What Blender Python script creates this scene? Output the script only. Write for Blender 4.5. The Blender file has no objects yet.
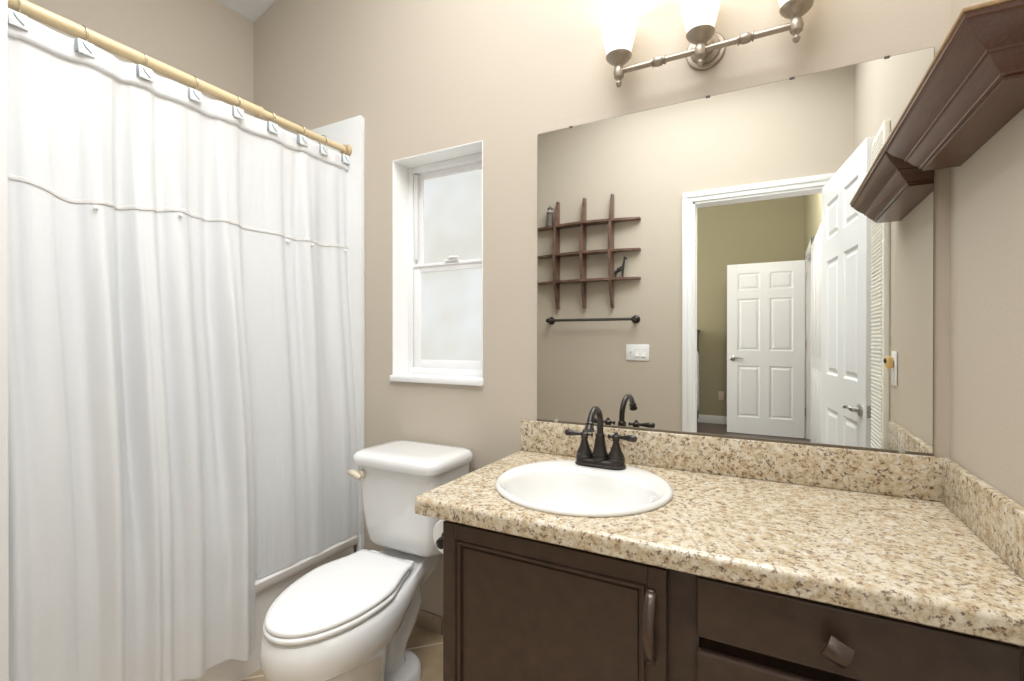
import bpy, bmesh, math, random
from mathutils import Vector, Matrix
C = bpy.context.scene.collection
SC = bpy.context.scene
H = 0.735            # height of the vanity top above the floor; coordinates below are measured from the vanity top
rnd = random.Random(7)

# ------------------------------------------------------------------ camera
cam = bpy.data.cameras.new('camera'); camo = bpy.data.objects.new('camera', cam); C.objects.link(camo)
YAW, PIT, ROL = 0.4924, -0.0025, 0.0009
cy_, sy_ = math.cos(YAW), math.sin(YAW)
fwd = Vector((-sy_*math.cos(PIT), cy_*math.cos(PIT), math.sin(PIT)))
rgt = Vector((cy_, sy_, 0)); up = rgt.cross(fwd)
r2 = rgt*math.cos(ROL)+up*math.sin(ROL); u2 = up*math.cos(ROL)-rgt*math.sin(ROL)
camo.matrix_world = Matrix(((r2.x, u2.x, -fwd.x, -0.370), (r2.y, u2.y, -fwd.y, -1.483), (r2.z, u2.z, -fwd.z, 0.3796+H), (0, 0, 0, 1)))
cam.sensor_width = 36; cam.lens = 482.6/1024*36; cam.clip_start = 0.02
SC.camera = camo

# ------------------------------------------------------------------ world, exposure, large lights
w = bpy.data.worlds.new('world'); SC.world = w; w.use_nodes = True
w.node_tree.nodes['Background'].inputs[0].default_value = (0.75, 0.85, 1.0, 1)
w.node_tree.nodes['Background'].inputs[1].default_value = 0.6
SC.view_settings.view_transform = 'Standard'; SC.view_settings.look = 'None'
SC.view_settings.gamma = 1; SC.view_settings.use_curve_mapping = False
SC.view_settings.exposure = 0.80
WINDOW_GLOW = 0.62      # frosted pane, daylight behind
SHADE_GLOW = 0.75       # lit vanity shades
BULB_W = 0.32

def area(name, loc, rot, sx, sy, power, col, spread=180):
    l = bpy.data.lights.new(name, 'AREA'); l.shape = 'RECTANGLE'; l.size = sx; l.size_y = sy; l.energy = power; l.color = col; l.spread = math.radians(spread)
    o = bpy.data.objects.new(name, l); C.objects.link(o); o.location = (loc[0], loc[1], loc[2]+H); o.rotation_euler = rot
    return o
# added fill light on the bedroom's far left side; no window is modelled there
area('bedroom_side_fill', (-2.9, -3.8, 0.9), (0, math.radians(-90), 0), 1.4, 1.6, 22, (1.0, 0.97, 0.92))
# added unseen fill light just beyond the bathroom doorway
pl = bpy.data.lights.new('bedroom_doorway_fill', 'POINT'); pl.energy = 34; pl.color = (1.0, 0.97, 0.93); pl.shadow_soft_size = 0.14
plo = bpy.data.objects.new('bedroom_doorway_fill', pl); C.objects.link(plo); plo.location = (-0.55, -2.85, 1.95+H)
# added fill light with no fixture, high above the middle of the floor
area('ceiling_fill_light', (-0.90, -1.02, 2.24), (0, math.radians(4), 0), 1.4, 1.4, 33, (0.95, 0.975, 1.0), 166)

# ------------------------------------------------------------------ materials
def new_mat(name):
    m = bpy.data.materials.new(name); m.use_nodes = True
    nt = m.node_tree; b = nt.nodes['Principled BSDF']
    return m, nt, b
def mat(name, col, rough=0.5, metal=0.0, bump=0.0, bscale=200, spec=0.5, coat=0.0, vary=0.0, vscale=6.0):
    m, nt, b = new_mat(name)
    b.inputs['Base Color'].default_value = (*col, 1); b.inputs['Roughness'].default_value = rough
    b.inputs['Metallic'].default_value = metal; b.inputs['Specular IOR Level'].default_value = spec
    b.inputs['Coat Weight'].default_value = coat; b.inputs['Coat Roughness'].default_value = 0.08
    tc = nt.nodes.new('ShaderNodeTexCoord')
    if bump:
        n = nt.nodes.new('ShaderNodeTexNoise'); n.inputs['Scale'].default_value = bscale; n.inputs['Detail'].default_value = 3
        bp = nt.nodes.new('ShaderNodeBump'); bp.inputs['Strength'].default_value = bump; bp.inputs['Distance'].default_value = 0.002
        nt.links.new(tc.outputs['Object'], n.inputs['Vector']); nt.links.new(n.outputs['Fac'], bp.inputs['Height'])
        nt.links.new(bp.outputs['Normal'], b.inputs['Normal'])
    if vary:
        n2 = nt.nodes.new('ShaderNodeTexNoise'); n2.inputs['Scale'].default_value = vscale; n2.inputs['Detail'].default_value = 4
        rp = nt.nodes.new('ShaderNodeValToRGB')
        rp.color_ramp.elements[0].position = 0.3; rp.color_ramp.elements[1].position = 0.7
        rp.color_ramp.elements[0].color = (*[c*(1-vary) for c in col], 1); rp.color_ramp.elements[1].color = (*[min(1, c*(1+vary)) for c in col], 1)
        nt.links.new(tc.outputs['Object'], n2.inputs['Vector']); nt.links.new(n2.outputs['Fac'], rp.inputs['Fac'])
        nt.links.new(rp.outputs['Color'], b.inputs['Base Color'])
    return m
def ramp(nt, els):
    r = nt.nodes.new('ShaderNodeValToRGB'); e = r.color_ramp.elements
    while len(e) > 1: e.remove(e[-1])
    e[0].position = els[0][0]; e[0].color = (*els[0][1], 1)
    for p, c in els[1:]:
        k = e.new(p); k.color = (*c, 1)
    return r
def mat_wood(name, dark, light, rough=0.3, sc=(4, 4, 60), coat=0.3):
    m, nt, b = new_mat(name)
    tc = nt.nodes.new('ShaderNodeTexCoord'); mp = nt.nodes.new('ShaderNodeMapping'); mp.inputs['Scale'].default_value = sc
    n = nt.nodes.new('ShaderNodeTexNoise'); n.inputs['Scale'].default_value = 3; n.inputs['Detail'].default_value = 6; n.inputs['Distortion'].default_value = 0.6
    r = ramp(nt, [(0.3, dark), (0.72, light)])
    nt.links.new(tc.outputs['Object'], mp.inputs['Vector']); nt.links.new(mp.outputs['Vector'], n.inputs['Vector'])
    nt.links.new(n.outputs['Fac'], r.inputs['Fac']); nt.links.new(r.outputs['Color'], b.inputs['Base Color'])
    b.inputs['Roughness'].default_value = rough; b.inputs['Coat Weight'].default_value = coat; b.inputs['Coat Roughness'].default_value = 0.12
    return m
def mat_granite(name):
    m, nt, b = new_mat(name)
    tc = nt.nodes.new('ShaderNodeTexCoord')
    def noise(s, d, rg=0.6):
        n = nt.nodes.new('ShaderNodeTexNoise'); n.inputs['Scale'].default_value = s; n.inputs['Detail'].default_value = d; n.inputs['Roughness'].default_value = rg
        nt.links.new(tc.outputs['Object'], n.inputs['Vector']); return n
    n1 = noise(58, 6, 0.75)
    r1 = ramp(nt, [(0.32, (0.31, 0.215, 0.13)), (0.43, (0.52, 0.405, 0.26)), (0.52, (0.62, 0.53, 0.385)), (0.66, (0.74, 0.69, 0.595))])
    nt.links.new(n1.outputs['Fac'], r1.inputs['Fac'])
    n2 = noise(112, 5, 0.7); r2_ = ramp(nt, [(0.385, (0.9, 0.9, 0.9)), (0.47, (0, 0, 0))])
    nt.links.new(n2.outputs['Fac'], r2_.inputs['Fac'])
    mx = nt.nodes.new('ShaderNodeMix'); mx.data_type = 'RGBA'
    nt.links.new(r2_.outputs['Color'], mx.inputs[0]); nt.links.new(r1.outputs['Color'], mx.inputs[6]); mx.inputs[7].default_value = (0.125, 0.075, 0.048, 1)
    n3 = noise(80, 3, 0.5); r3 = ramp(nt, [(0.60, (0, 0, 0)), (0.68, (0.8, 0.8, 0.8))])
    nt.links.new(n3.outputs['Fac'], r3.inputs['Fac'])
    mx2 = nt.nodes.new('ShaderNodeMix'); mx2.data_type = 'RGBA'
    nt.links.new(r3.outputs['Color'], mx2.inputs[0]); nt.links.new(mx.outputs[2], mx2.inputs[6]); mx2.inputs[7].default_value = (0.69, 0.63, 0.52, 1)
    nt.links.new(mx2.outputs[2], b.inputs['Base Color'])
    b.inputs['Roughness'].default_value = 0.24; b.inputs['Specular IOR Level'].default_value = 0.6
    return m
def mat_tile(name, tile, grout, size, rot, rough=0.35):
    m, nt, b = new_mat(name)
    tc = nt.nodes.new('ShaderNodeTexCoord'); mp = nt.nodes.new('ShaderNodeMapping'); mp.inputs['Rotation'].default_value = (0, 0, rot); mp.inputs['Location'].default_value = (0.12, 0.02, 0)
    br = nt.nodes.new('ShaderNodeTexBrick'); br.offset = 0; br.inputs['Scale'].default_value = 1; br.inputs['Brick Width'].default_value = size; br.inputs['Row Height'].default_value = size
    br.inputs['Mortar Size'].default_value = 0.005; br.inputs['Mortar'].default_value = (*grout, 1)
    n = nt.nodes.new('ShaderNodeTexNoise'); n.inputs['Scale'].default_value = 9; n.inputs['Detail'].default_value = 6
    r = ramp(nt, [(0.3, tuple(c*0.72 for c in tile)), (0.7, tuple(min(1, c*1.2) for c in tile))])
    nt.links.new(tc.outputs['Object'], mp.inputs['Vector']); nt.links.new(mp.outputs['Vector'], br.inputs['Vector']); nt.links.new(tc.outputs['Object'], n.inputs['Vector'])
    nt.links.new(n.outputs['Fac'], r.inputs['Fac']); nt.links.new(r.outputs['Color'], br.inputs['Color1']); nt.links.new(r.outputs['Color'], br.inputs['Color2'])
    nt.links.new(br.outputs['Color'], b.inputs['Base Color']); b.inputs['Roughness'].default_value = rough
    return m
def mat_emit(name, col, strength, gloss=0.15, base=(0.8, 0.8, 0.8), vary=None, vscale=4):
    m, nt, b = new_mat(name)
    b.inputs['Base Color'].default_value = (*base, 1); b.inputs['Roughness'].default_value = gloss
    b.inputs['Emission Color'].default_value = (*col, 1); b.inputs['Emission Strength'].default_value = strength
    if vary:
        tc = nt.nodes.new('ShaderNodeTexCoord')
        n = nt.nodes.new('ShaderNodeTexNoise'); n.inputs['Scale'].default_value = vscale; n.inputs['Detail'].default_value = 2
        r = ramp(nt, [(0.38, vary), (0.58, col)])
        nt.links.new(tc.outputs['Object'], n.inputs['Vector']); nt.links.new(n.outputs['Fac'], r.inputs['Fac']); nt.links.new(r.outputs['Color'], b.inputs['Emission Color'])
        n2 = nt.nodes.new('ShaderNodeTexNoise'); n2.inputs['Scale'].default_value = 220
        bp = nt.nodes.new('ShaderNodeBump'); bp.inputs['Strength'].default_value = 0.5; bp.inputs['Distance'].default_value = 0.002
        nt.links.new(tc.outputs['Object'], n2.inputs['Vector']); nt.links.new(n2.outputs['Fac'], bp.inputs['Height']); nt.links.new(bp.outputs['Normal'], b.inputs['Normal'])
    return m
def mat_curtain(name, see, col, crinkle):
    m = bpy.data.materials.new(name); m.use_nodes = True; nt = m.node_tree; nt.nodes.clear()
    out = nt.nodes.new('ShaderNodeOutputMaterial')
    p = nt.nodes.new('ShaderNodeBsdfPrincipled'); p.inputs['Base Color'].default_value = (*col, 1); p.inputs['Roughness'].default_value = 0.38; p.inputs['Specular IOR Level'].default_value = 0.6
    tl = nt.nodes.new('ShaderNodeBsdfTranslucent'); tl.inputs['Color'].default_value = (*col, 1)
    tr = nt.nodes.new('ShaderNodeBsdfTransparent')
    a = nt.nodes.new('ShaderNodeMixShader'); a.inputs[0].default_value = 0.25
    b = nt.nodes.new('ShaderNodeMixShader'); b.inputs[0].default_value = see
    tc = nt.nodes.new('ShaderNodeTexCoord'); mp = nt.nodes.new('ShaderNodeMapping'); mp.inputs['Scale'].default_value = (3, 9, 1.1)
    n = nt.nodes.new('ShaderNodeTexNoise'); n.inputs['Scale'].default_value = 5; n.inputs['Detail'].default_value = 5
    bp = nt.nodes.new('ShaderNodeBump'); bp.inputs['Strength'].default_value = crinkle; bp.inputs['Distance'].default_value = 0.02
    nt.links.new(tc.outputs['Object'], mp.inputs['Vector']); nt.links.new(mp.outputs['Vector'], n.inputs['Vector'])
    nt.links.new(n.outputs['Fac'], bp.inputs['Height']); nt.links.new(bp.outputs['Normal'], p.inputs['Normal'])
    nt.links.new(p.outputs[0], a.inputs[1]); nt.links.new(tl.outputs[0], a.inputs[2])
    nt.links.new(a.outputs[0], b.inputs[1]); nt.links.new(tr.outputs[0], b.inputs[2]); nt.links.new(b.outputs[0], out.inputs[0])
    return m

WALL = mat('wall_paint', (0.55, 0.485, 0.40), 0.75, bump=0.25, bscale=140, spec=0.3)
CEIL = mat('ceiling_paint', (0.80, 0.82, 0.84), 0.85)
OLIVE = mat('olive_paint', (0.40, 0.36, 0.235), 0.85, spec=0.2)
WHITE = mat('white_trim_paint', (0.86, 0.86, 0.85), 0.4)
DOORW = mat('white_door_paint', (0.84, 0.85, 0.86), 0.38)
VINYL = mat('window_vinyl', (0.88, 0.88, 0.88), 0.4)
PORC = mat('porcelain', (0.84, 0.84, 0.83), 0.12, coat=0.5)
SINKW = mat('sink_porcelain', (0.83, 0.82, 0.79), 0.12, coat=0.5)
SEATP = mat('seat_plastic', (0.88, 0.88, 0.87), 0.2)
BONE = mat('bone_plastic', (0.72, 0.64, 0.50), 0.35)
GRAN = mat_granite('speckled_laminate')
CAB = mat('espresso_cabinet', (0.056, 0.034, 0.0235), 0.33, bump=0.08, bscale=60, vary=0.18, vscale=30)
CABIN = mat('cabinet_shadow_gap', (0.02, 0.015, 0.012), 0.7)
BRONZE = mat('oil_rubbed_bronze', (0.045, 0.038, 0.034), 0.33, metal=0.7, vary=0.3, vscale=40)
PULL = mat('brushed_bronze', (0.13, 0.10, 0.085), 0.32, metal=0.85)
PEWTER = mat('pewter', (0.36, 0.31, 0.25), 0.38, metal=0.75)
STEEL = mat('satin_nickel', (0.5, 0.49, 0.47), 0.3, metal=0.9)
MIRR = mat('mirror_glass', (0.90, 0.92, 0.90), 0.0, metal=1.0)
MEDGE = mat('mirror_edge', (0.14, 0.11, 0.075), 0.4)
CLIP = mat('clear_clip', (0.35, 0.33, 0.30), 0.25)
CHERRY = mat_wood('cherry_shelf', (0.075, 0.027, 0.015), (0.125, 0.048, 0.027), 0.33, (90, 5, 90), 0.25)
CHERRYEDGE = mat_wood('cherry_glint_edge', (0.30, 0.18, 0.085), (0.42, 0.27, 0.13), 0.35, (30, 3, 30), 0.3)  # lighter tone paints the lamps' gold reflection along the top board edge
WALNUT = mat_wood('walnut_grid', (0.095, 0.050, 0.034), (0.20, 0.115, 0.08), 0.32, (6, 6, 6), 0.1)
CHEST = mat_wood('dark_chest', (0.045, 0.022, 0.015), (0.09, 0.045, 0.03), 0.4, (4, 40, 4), 0.1)
TILE = mat_tile('floor_tile', (0.42, 0.315, 0.20), (0.66, 0.59, 0.49), 0.33, math.radians(45))
SKIRT = mat('skirting_tile', (0.37, 0.29, 0.215), 0.4, vary=0.2, vscale=18)
PLANK = mat_wood('bedroom_planks', (0.075, 0.05, 0.04), (0.15, 0.105, 0.085), 0.4, (3, 20, 3), 0.1)
TUBW = mat('tub_acrylic', (0.84, 0.82, 0.79), 0.2, coat=0.3)
SURR = mat('surround_panel', (0.78, 0.79, 0.78), 0.25)
ROD = mat('ivory_rod', (0.72, 0.58, 0.36), 0.3)
RING = mat('hook_metal', (0.62, 0.55, 0.42), 0.22, metal=0.8)
TAB = mat('hook_plastic', (0.74, 0.78, 0.79), 0.2)
TABD = mat('hook_slot', (0.30, 0.35, 0.39), 0.3)
CURT = mat_curtain('satin_sheer', 0.15, (0.93, 0.94, 0.95), 0.22)
CURTH = mat_curtain('satin_header', 0.02, (0.92, 0.92, 0.92), 0.1)
TRIMB = mat('satin_ribbon', (0.70, 0.69, 0.67), 0.25, bump=0.6, bscale=90)
PEARL = mat('pearl', (0.92, 0.91, 0.88), 0.1)
PLATE = mat('switch_plastic', (0.86, 0.86, 0.85), 0.3)
YELLOW = mat('amber_plastic', (0.78, 0.52, 0.20), 0.35)
BLACK = mat('black_plastic', (0.02, 0.02, 0.02), 0.4)
PAPER = mat('tissue_paper', (0.88, 0.88, 0.87), 0.9, bump=0.2, bscale=120)
CARD = mat('cardboard', (0.45, 0.35, 0.25), 0.9)
IRON = mat('dark_iron', (0.035, 0.032, 0.03), 0.45, metal=0.4)
GREYST = mat('grey_weathered', (0.13, 0.115, 0.10), 0.7, vary=0.3, vscale=60)
PALEST = mat('pale_weathered', (0.42, 0.39, 0.35), 0.7)
CLOTH = mat('white_cotton', (0.80, 0.80, 0.80), 0.9)
IVORYPL = mat('ivory_outlet', (0.72, 0.60, 0.50), 0.4)
PANE = mat_emit('frosted_pane', (0.80, 0.83, 0.83), WINDOW_GLOW*0.85, 0.4, (0.10, 0.10, 0.10), (0.70, 0.69, 0.62), 3.0)
SHADE = mat_emit('lit_opal_glass', (1.0, 0.90, 0.76), SHADE_GLOW, 0.2)

# ------------------------------------------------------------------ geometry helpers
class MB:
    def __init__(s): s.bm = bmesh.new()
    def box(s, a, b, bev=0.0, seg=2):
        x0, y0, z0 = [min(p, q) for p, q in zip(a, b)]; x1, y1, z1 = [max(p, q) for p, q in zip(a, b)]
        v = [s.bm.verts.new(p) for p in ((x0, y0, z0), (x1, y0, z0), (x1, y1, z0), (x0, y1, z0), (x0, y0, z1), (x1, y0, z1), (x1, y1, z1), (x0, y1, z1))]
        f = [s.bm.faces.new([v[i] for i in q]) for q in ((0, 3, 2, 1), (4, 5, 6, 7), (0, 1, 5, 4), (1, 2, 6, 5), (2, 3, 7, 6), (3, 0, 4, 7))]
        if bev:
            es = list({e for q in f for e in q.edges})
            bmesh.ops.bevel(s.bm, geom=es, offset=bev, segments=seg, profile=0.5, affect='EDGES')
        return s
    def loft(s, rings, cap0=True, cap1=True, closed=True):
        R = [[s.bm.verts.new(p) for p in r] for r in rings]; n = len(R[0])
        for i in range(len(R)-1):
            for j in range(n if closed else n-1):
                k = (j+1) % n
                s.bm.faces.new((R[i][j], R[i][k], R[i+1][k], R[i+1][j]))
        if closed and cap0: s.bm.faces.new(list(reversed(R[0])))
        if closed and cap1: s.bm.faces.new(R[-1])
        return s
    def lathe(s, prof, c, axis=(0, 0, 1), n=32, cap=True):
        ax = Vector(axis).normalized(); u = ax.orthogonal().normalized(); v = ax.cross(u); c = Vector(c)
        rings = [[c+ax*h+(u*math.cos(2*math.pi*k/n)+v*math.sin(2*math.pi*k/n))*max(r, 1e-4) for k in range(n)] for r, h in prof]
        return s.loft(rings, cap, cap)
    def tube(s, pts, rad, n=14, cap=True, flat=None):
        P = [Vector(p) for p in pts]; rings = []; prev = None
        for i, p in enumerate(P):
            t = (P[min(i+1, len(P)-1)]-P[max(i-1, 0)]).normalized()
            if prev is None:
                u = t.orthogonal().normalized()
            else:
                u = (prev-t*prev.dot(t)).normalized()
            prev = u; v = t.cross(u); r = rad[i] if isinstance(rad, (list, tuple)) else rad
            rings.append([p+(u*math.cos(2*math.pi*k/n)+v*math.sin(2*math.pi*k/n))*r for k in range(n)])
        return s.loft(rings, cap, cap)
    def torus(s, c, R, r, axis, n=28, m=8):
        ax = Vector(axis).normalized(); u = ax.orthogonal().normalized(); v = ax.cross(u); c = Vector(c)
        g = []
        for i in range(n):
            a = 2*math.pi*i/n; d = u*math.cos(a)+v*math.sin(a)
            g.append([s.bm.verts.new(c+d*(R+r*math.cos(2*math.pi*j/m))+ax*r*math.sin(2*math.pi*j/m)) for j in range(m)])
        for i in range(n):
            for j in range(m):
                s.bm.faces.new((g[i][j], g[(i+1) % n][j], g[(i+1) % n][(j+1) % m], g[i][(j+1) % m]))
        return s
    def sphere(s, c, r, sx=1, sy=1, sz=1):
        bmesh.ops.create_uvsphere(s.bm, u_segments=16, v_segments=10, radius=r, matrix=Matrix.Translation(Vector(c)) @ Matrix.Diagonal((sx, sy, sz, 1)))
        return s
    def prism(s, poly, axis, a, b, bev=0.0):
        def P(p, t):
            return {'x': (t, p[0], p[1]), 'y': (p[0], t, p[1]), 'z': (p[0], p[1], t)}[axis]
        A = [s.bm.verts.new(P(p, a)) for p in poly]; B = [s.bm.verts.new(P(p, b)) for p in poly]; n = len(poly)
        f = [s.bm.faces.new(A), s.bm.faces.new(list(reversed(B)))]
        for i in range(n): f.append(s.bm.faces.new((A[i], B[i], B[(i+1) % n], A[(i+1) % n])))
        if bev:
            es = list({e for q in f[:2] for e in q.edges})
            bmesh.ops.bevel(s.bm, geom=es, offset=bev, segments=2, profile=0.5, affect='EDGES')
        return s
    def xform(s, M):
        bmesh.ops.transform(s.bm, matrix=M, verts=s.bm.verts); return s
    def build(s, name, m, parent=None, sharp=35, smooth=True):
        bm = s.bm
        bmesh.ops.recalc_face_normals(bm, faces=bm.faces)
        root = parent
        while root is not None and root.parent is not None: root = root.parent
        org = Vector(root['_o']) if (root is not None and '_o' in root) else Vector((0, 0, 0))
        if parent is None:                       # origin at the base of the thing
            co = [v.co for v in bm.verts]
            lo = Vector([min(c[i] for c in co) for i in range(3)]); hi = Vector([max(c[i] for c in co) for i in range(3)])
            org = Vector(((lo.x+hi.x)/2, (lo.y+hi.y)/2, lo.z))
        bmesh.ops.translate(bm, verts=bm.verts, vec=-org)
        for f in bm.faces: f.smooth = smooth
        for e in bm.edges:
            if len(e.link_faces) == 2 and e.calc_face_angle(0) > math.radians(sharp): e.smooth = False
        me = bpy.data.meshes.new(name); bm.to_mesh(me); bm.free(); me.materials.append(m)
        o = bpy.data.objects.new(name, me); C.objects.link(o)
        if parent is None:
            o.location = org+Vector((0, 0, H)); o['_o'] = tuple(org)
        else:
            o.parent = parent
        return o
def thing(name, loc, label, cat, group=None):
    o = bpy.data.objects.new(name, None); C.objects.link(o); o.empty_display_size = 0.05
    o.location = (loc[0], loc[1], loc[2]+H); o['_o'] = tuple(loc)
    return tag(o, label, cat, group)
def tag(o, label, cat, group=None):
    o['label'] = label; o['category'] = cat
    if group: o['group'] = group
    return o
def struct(o):
    o['kind'] = 'structure'; return o
def frame(mb, plane, at, u0, u1, v0, v1, wid, d0, d1, bev=0.0):
    """four mitred-looking members round a rectangle; plane 'y' -> u=x, v=z, depth along y"""
    for (a, b, c, d) in ((u0, u0+wid, v0, v1), (u1-wid, u1, v0, v1), (u0+wid, u1-wid, v0, v0+wid), (u0+wid, u1-wid, v1-wid, v1)):
        mb.box((a, d0, c), (b, d1, d), bev)
    return mb
def rrect(x0, x1, y0, y1, r, z, k=6, bow=0.0):
    pts = []
    for cx, cy, a0 in ((x1-r, y1-r, 0), (x0+r, y1-r, 90), (x0+r, y0+r, 180), (x1-r, y0+r, 270)):
        for i in range(k+1):
            a = math.radians(a0+90*i/k); pts.append([cx+r*math.cos(a), cy+r*math.sin(a), z])
    if bow:
        xm = (x0+x1)/2; hw = (x1-x0)/2
        for p in pts:
            if p[1] < (y0+y1)/2: p[1] -= bow*max(0, 1-((p[0]-xm)/hw)**2)
    return pts

# ------------------------------------------------------------------ room shell
YB = -2.05           # door wall plane
def ceil_z(x): return 1.9255+0.30*(x+2.60)
T = 0.14
def wall_seg(mb, x0, x1, z0, y0, y1, z1=None):
    t0, t1 = (ceil_z(x0)+0.03, ceil_z(x1)+0.03) if z1 is None else (z1, z1)
    mb.prism([(x0, z0), (x1, z0), (x1, t1), (x0, t0)], 'y', y0, y1)
WX0, WX1, WZ0, WZ1 = -1.7115, -1.2852, 0.2293, 1.0978
b = MB()
wall_seg(b, -2.74, WX0, -H-0.1, 0, T); wall_seg(b, WX1, 0.14, -H-0.1, 0, T)
wall_seg(b, WX0, WX1, -H-0.1, 0, T, WZ0); wall_seg(b, WX0, WX1, WZ1, 0, T)
struct(b.build('wall_back', WALL, smooth=False))
OX0, OX1, OZ = -0.846, -0.072, 1.325            # bathroom doorway
b = MB()
wall_seg(b, -2.74, OX0, -H-0.1, YB-0.115, YB); wall_seg(b, OX1, 0.21, -H-0.1, YB-0.115, YB); wall_seg(b, OX0, OX1, OZ, YB-0.115, YB)
struct(b.build('wall_front', WALL, smooth=False))
b = MB(); b.prism([(0, 0), (0.2, 0), (0.2, YB), (0.066, YB), (0.066, -0.88), (0, -0.88)], 'z', -H-0.1, 2.85)
struct(b.build('wall_right', WALL, smooth=False))
b = MB(); b.box((-2.74, YB, -H-0.1), (-2.60, 0, 2.0)); struct(b.build('wall_left', WALL, smooth=False))
b = MB(); b.box((-2.60, -1.20, -H), (-1.82, -1.078, 2.16), 0.004)
struct(b.build('wall_tub_end', mat('alcove_end_paint', (0.78, 0.78, 0.77), 0.7), smooth=False))
b = MB(); b.prism([(-2.76, ceil_z(-2.76)), (0.22, ceil_z(0.22)), (0.22, ceil_z(0.22)+0.1), (-2.76, ceil_z(-2.76)+0.1)], 'y', YB-0.12, T)
struct(b.build('ceiling', CEIL, smooth=False))
b = MB(); b.box((-2.74, YB-0.055, -H-0.1), (0.21, T, -H)); struct(b.build('floor', TILE, smooth=False))
b = MB()
for x0, x1 in ((-1.858, -1.46), (-1.455, -1.069)): b.box((x0, -0.011, -H), (x1, -0.0005, -0.668), 0.002)
struct(b.build('baseboard_back', SKIRT))
# white ribbed casing on the end of the vanity side wall
b = MB(); b.box((-0.020, -0.875, -H), (-0.0005, -0.655, 1.155), 0.003); 
for k in range(126): b.box((-0.0245, -0.865, -H+0.02+k*0.0147), (-0.019, -0.672, -H+0.0285+k*0.0147), 0.0012, 1)
struct(b.build('trim_3', mat('cream_trim', (0.92, 0.90, 0.83), 0.35)))
# casing round the bathroom doorway (bathroom side) with its jambs
def casing(name, x0, x1, z1, yf, m=WHITE, wdt=0.066):
    mb = MB()
    for a, s in ((x0, -1), (x1, 1)):
        mb.box((a, yf+0.0002, -H), (a+s*wdt*0.5, yf+0.012, z1-0.0005), 0.003); mb.box((a+s*wdt*0.45, yf+0.0004, -H), (a+s*wdt, yf+0.02, z1+wdt*0.45-0.0005), 0.004)
    mb.box((x0-wdt*0.45, yf+0.0002, z1), (x1+wdt*0.45, yf+0.012, z1+wdt*0.5), 0.003); mb.box((x0-wdt, yf+0.0004, z1+wdt*0.45), (x1+wdt, yf+0.02, z1+wdt), 0.004)
    mb.box((x0-0.001, yf-0.117, -H), (x0+0.014, yf+0.002, z1+0.001)); mb.box((x1-0.014, yf-0.117, -H), (x1+0.001, yf+0.002, z1+0.001)); mb.box((x0, yf-0.117, z1-0.014), (x1, yf+0.002, z1+0.001))
    return struct(mb.build(name, m))
casing('trim_1', OX0, OX1-0.0, OZ, YB)

# six-panel door leaf; local frame: u along width (hinge at 0), thickness t along v, z up
def door_leaf(name, W, Hh, hinge, ang, m, levers=(0, 1), rails=((0, 0.195), (0.80, 0.975), (1.59, 1.69), (1.89, 2.0)), hz=0.885, knuckles=True, lever=True):
    th = 0.035
    mb = MB()
    st, mid = 0.115, 0.10
    mb.box((0, 0, 0), (st, th, Hh), 0.002); mb.box((W-st, 0, 0), (W, th, Hh), 0.002)
    for a, c in rails: mb.box((st, 0, a), (W-st, th, c), 0.0)
    for i in range(3):
        mb.box((W/2-mid/2, 0, rails[i][1]), (W/2+mid/2, th, rails[i+1][0]), 0.0)
    for i in range(3):
        z0, z1 = rails[i][1], rails[i+1][0]
        for u0, u1 in ((st, W/2-mid/2), (W/2+mid/2, W-st)):
            mb.box((u0, 0.012, z0), (u1, th-0.012, z1))
            for (ya, yb) in ((0.0, 0.0095), (th, th-0.0095)):     # sloped moulding and raised field
                def ring(d, y): return [(u0+d, y, z0+d), (u1-d, y, z0+d), (u1-d, y, z1-d), (u0+d, y, z1-d)]
                s = 1 if ya == 0 else -1
                mb.loft([ring(0, ya), ring(0.012, yb), ring(0.022, yb), ring(0.040, ya+s*0.002)], False, True)
    M = Matrix.Translation(Vector(hinge)) @ Matrix.Rotation(ang, 4, 'Z')
    mb.xform(M)
    d = mb.build(name, m, sharp=20); struct(d)
    if lever:
        for sd in levers:
            y0 = 0 if sd == 0 else th; s = -1 if sd == 0 else 1
            h = MB(); hu = W-0.065
            h.lathe([(0.031, 0), (0.031, 0.006), (0.026, 0.010), (0.012, 0.013), (0.011, 0.040), (0.0, 0.042)], (hu, y0, hz), (0, s, 0), 24)
            pts = [(hu-0.115*t, y0+s*(0.036+0.006*math.sin(t*3)), hz+0.010*math.sin(t*math.pi)-0.006*t) for t in [i/8 for i in range(9)]]
            h.tube(pts, [0.011, 0.010, 0.009, 0.0085, 0.008, 0.008, 0.008, 0.0085, 0.006], 10)
            h.xform(M); h.build('lever_handle', STEEL, d)
        l = MB(); l.box((W-0.001, 0.005, hz-0.028), (W+0.0015, th-0.005, hz+0.028), 0.0005); l.box((W, 0.011, hz-0.008), (W+0.006, th-0.011, hz+0.008), 0.002); l.xform(M); l.build('latch_plate', STEEL, d)
    if knuckles:
        for kz in (0.25, 1.02, Hh-0.22):
            k = MB(); k.lathe([(0.006, 0), (0.006, 0.09)], (-0.004, 0.0, kz), (0, 0, 1), 10); k.box((-0.003, 0, kz), (0.0, 0.032, kz+0.09)); k.xform(M); k.build('hinge', STEEL, d)
    return d
# bathroom door: hinge at the right jamb, swung past square
hx, hy = -0.098, YB+0.018
ang = math.atan2(-1.272-hy, 0.008-hx)
# leaf local +y (thickness) must point to the right wall side -> mirror by putting the leaf on the other side of its line
d1 = door_leaf('door_1', 0.80, 2.03, (hx+0.035*math.sin(ang), hy-0.035*math.cos(ang), -H+0.008), ang, DOORW, levers=(1,), rails=((0, 0.22), (0.71, 0.905), (1.565, 1.69), (1.90, 2.03)), hz=0.776)

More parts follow.
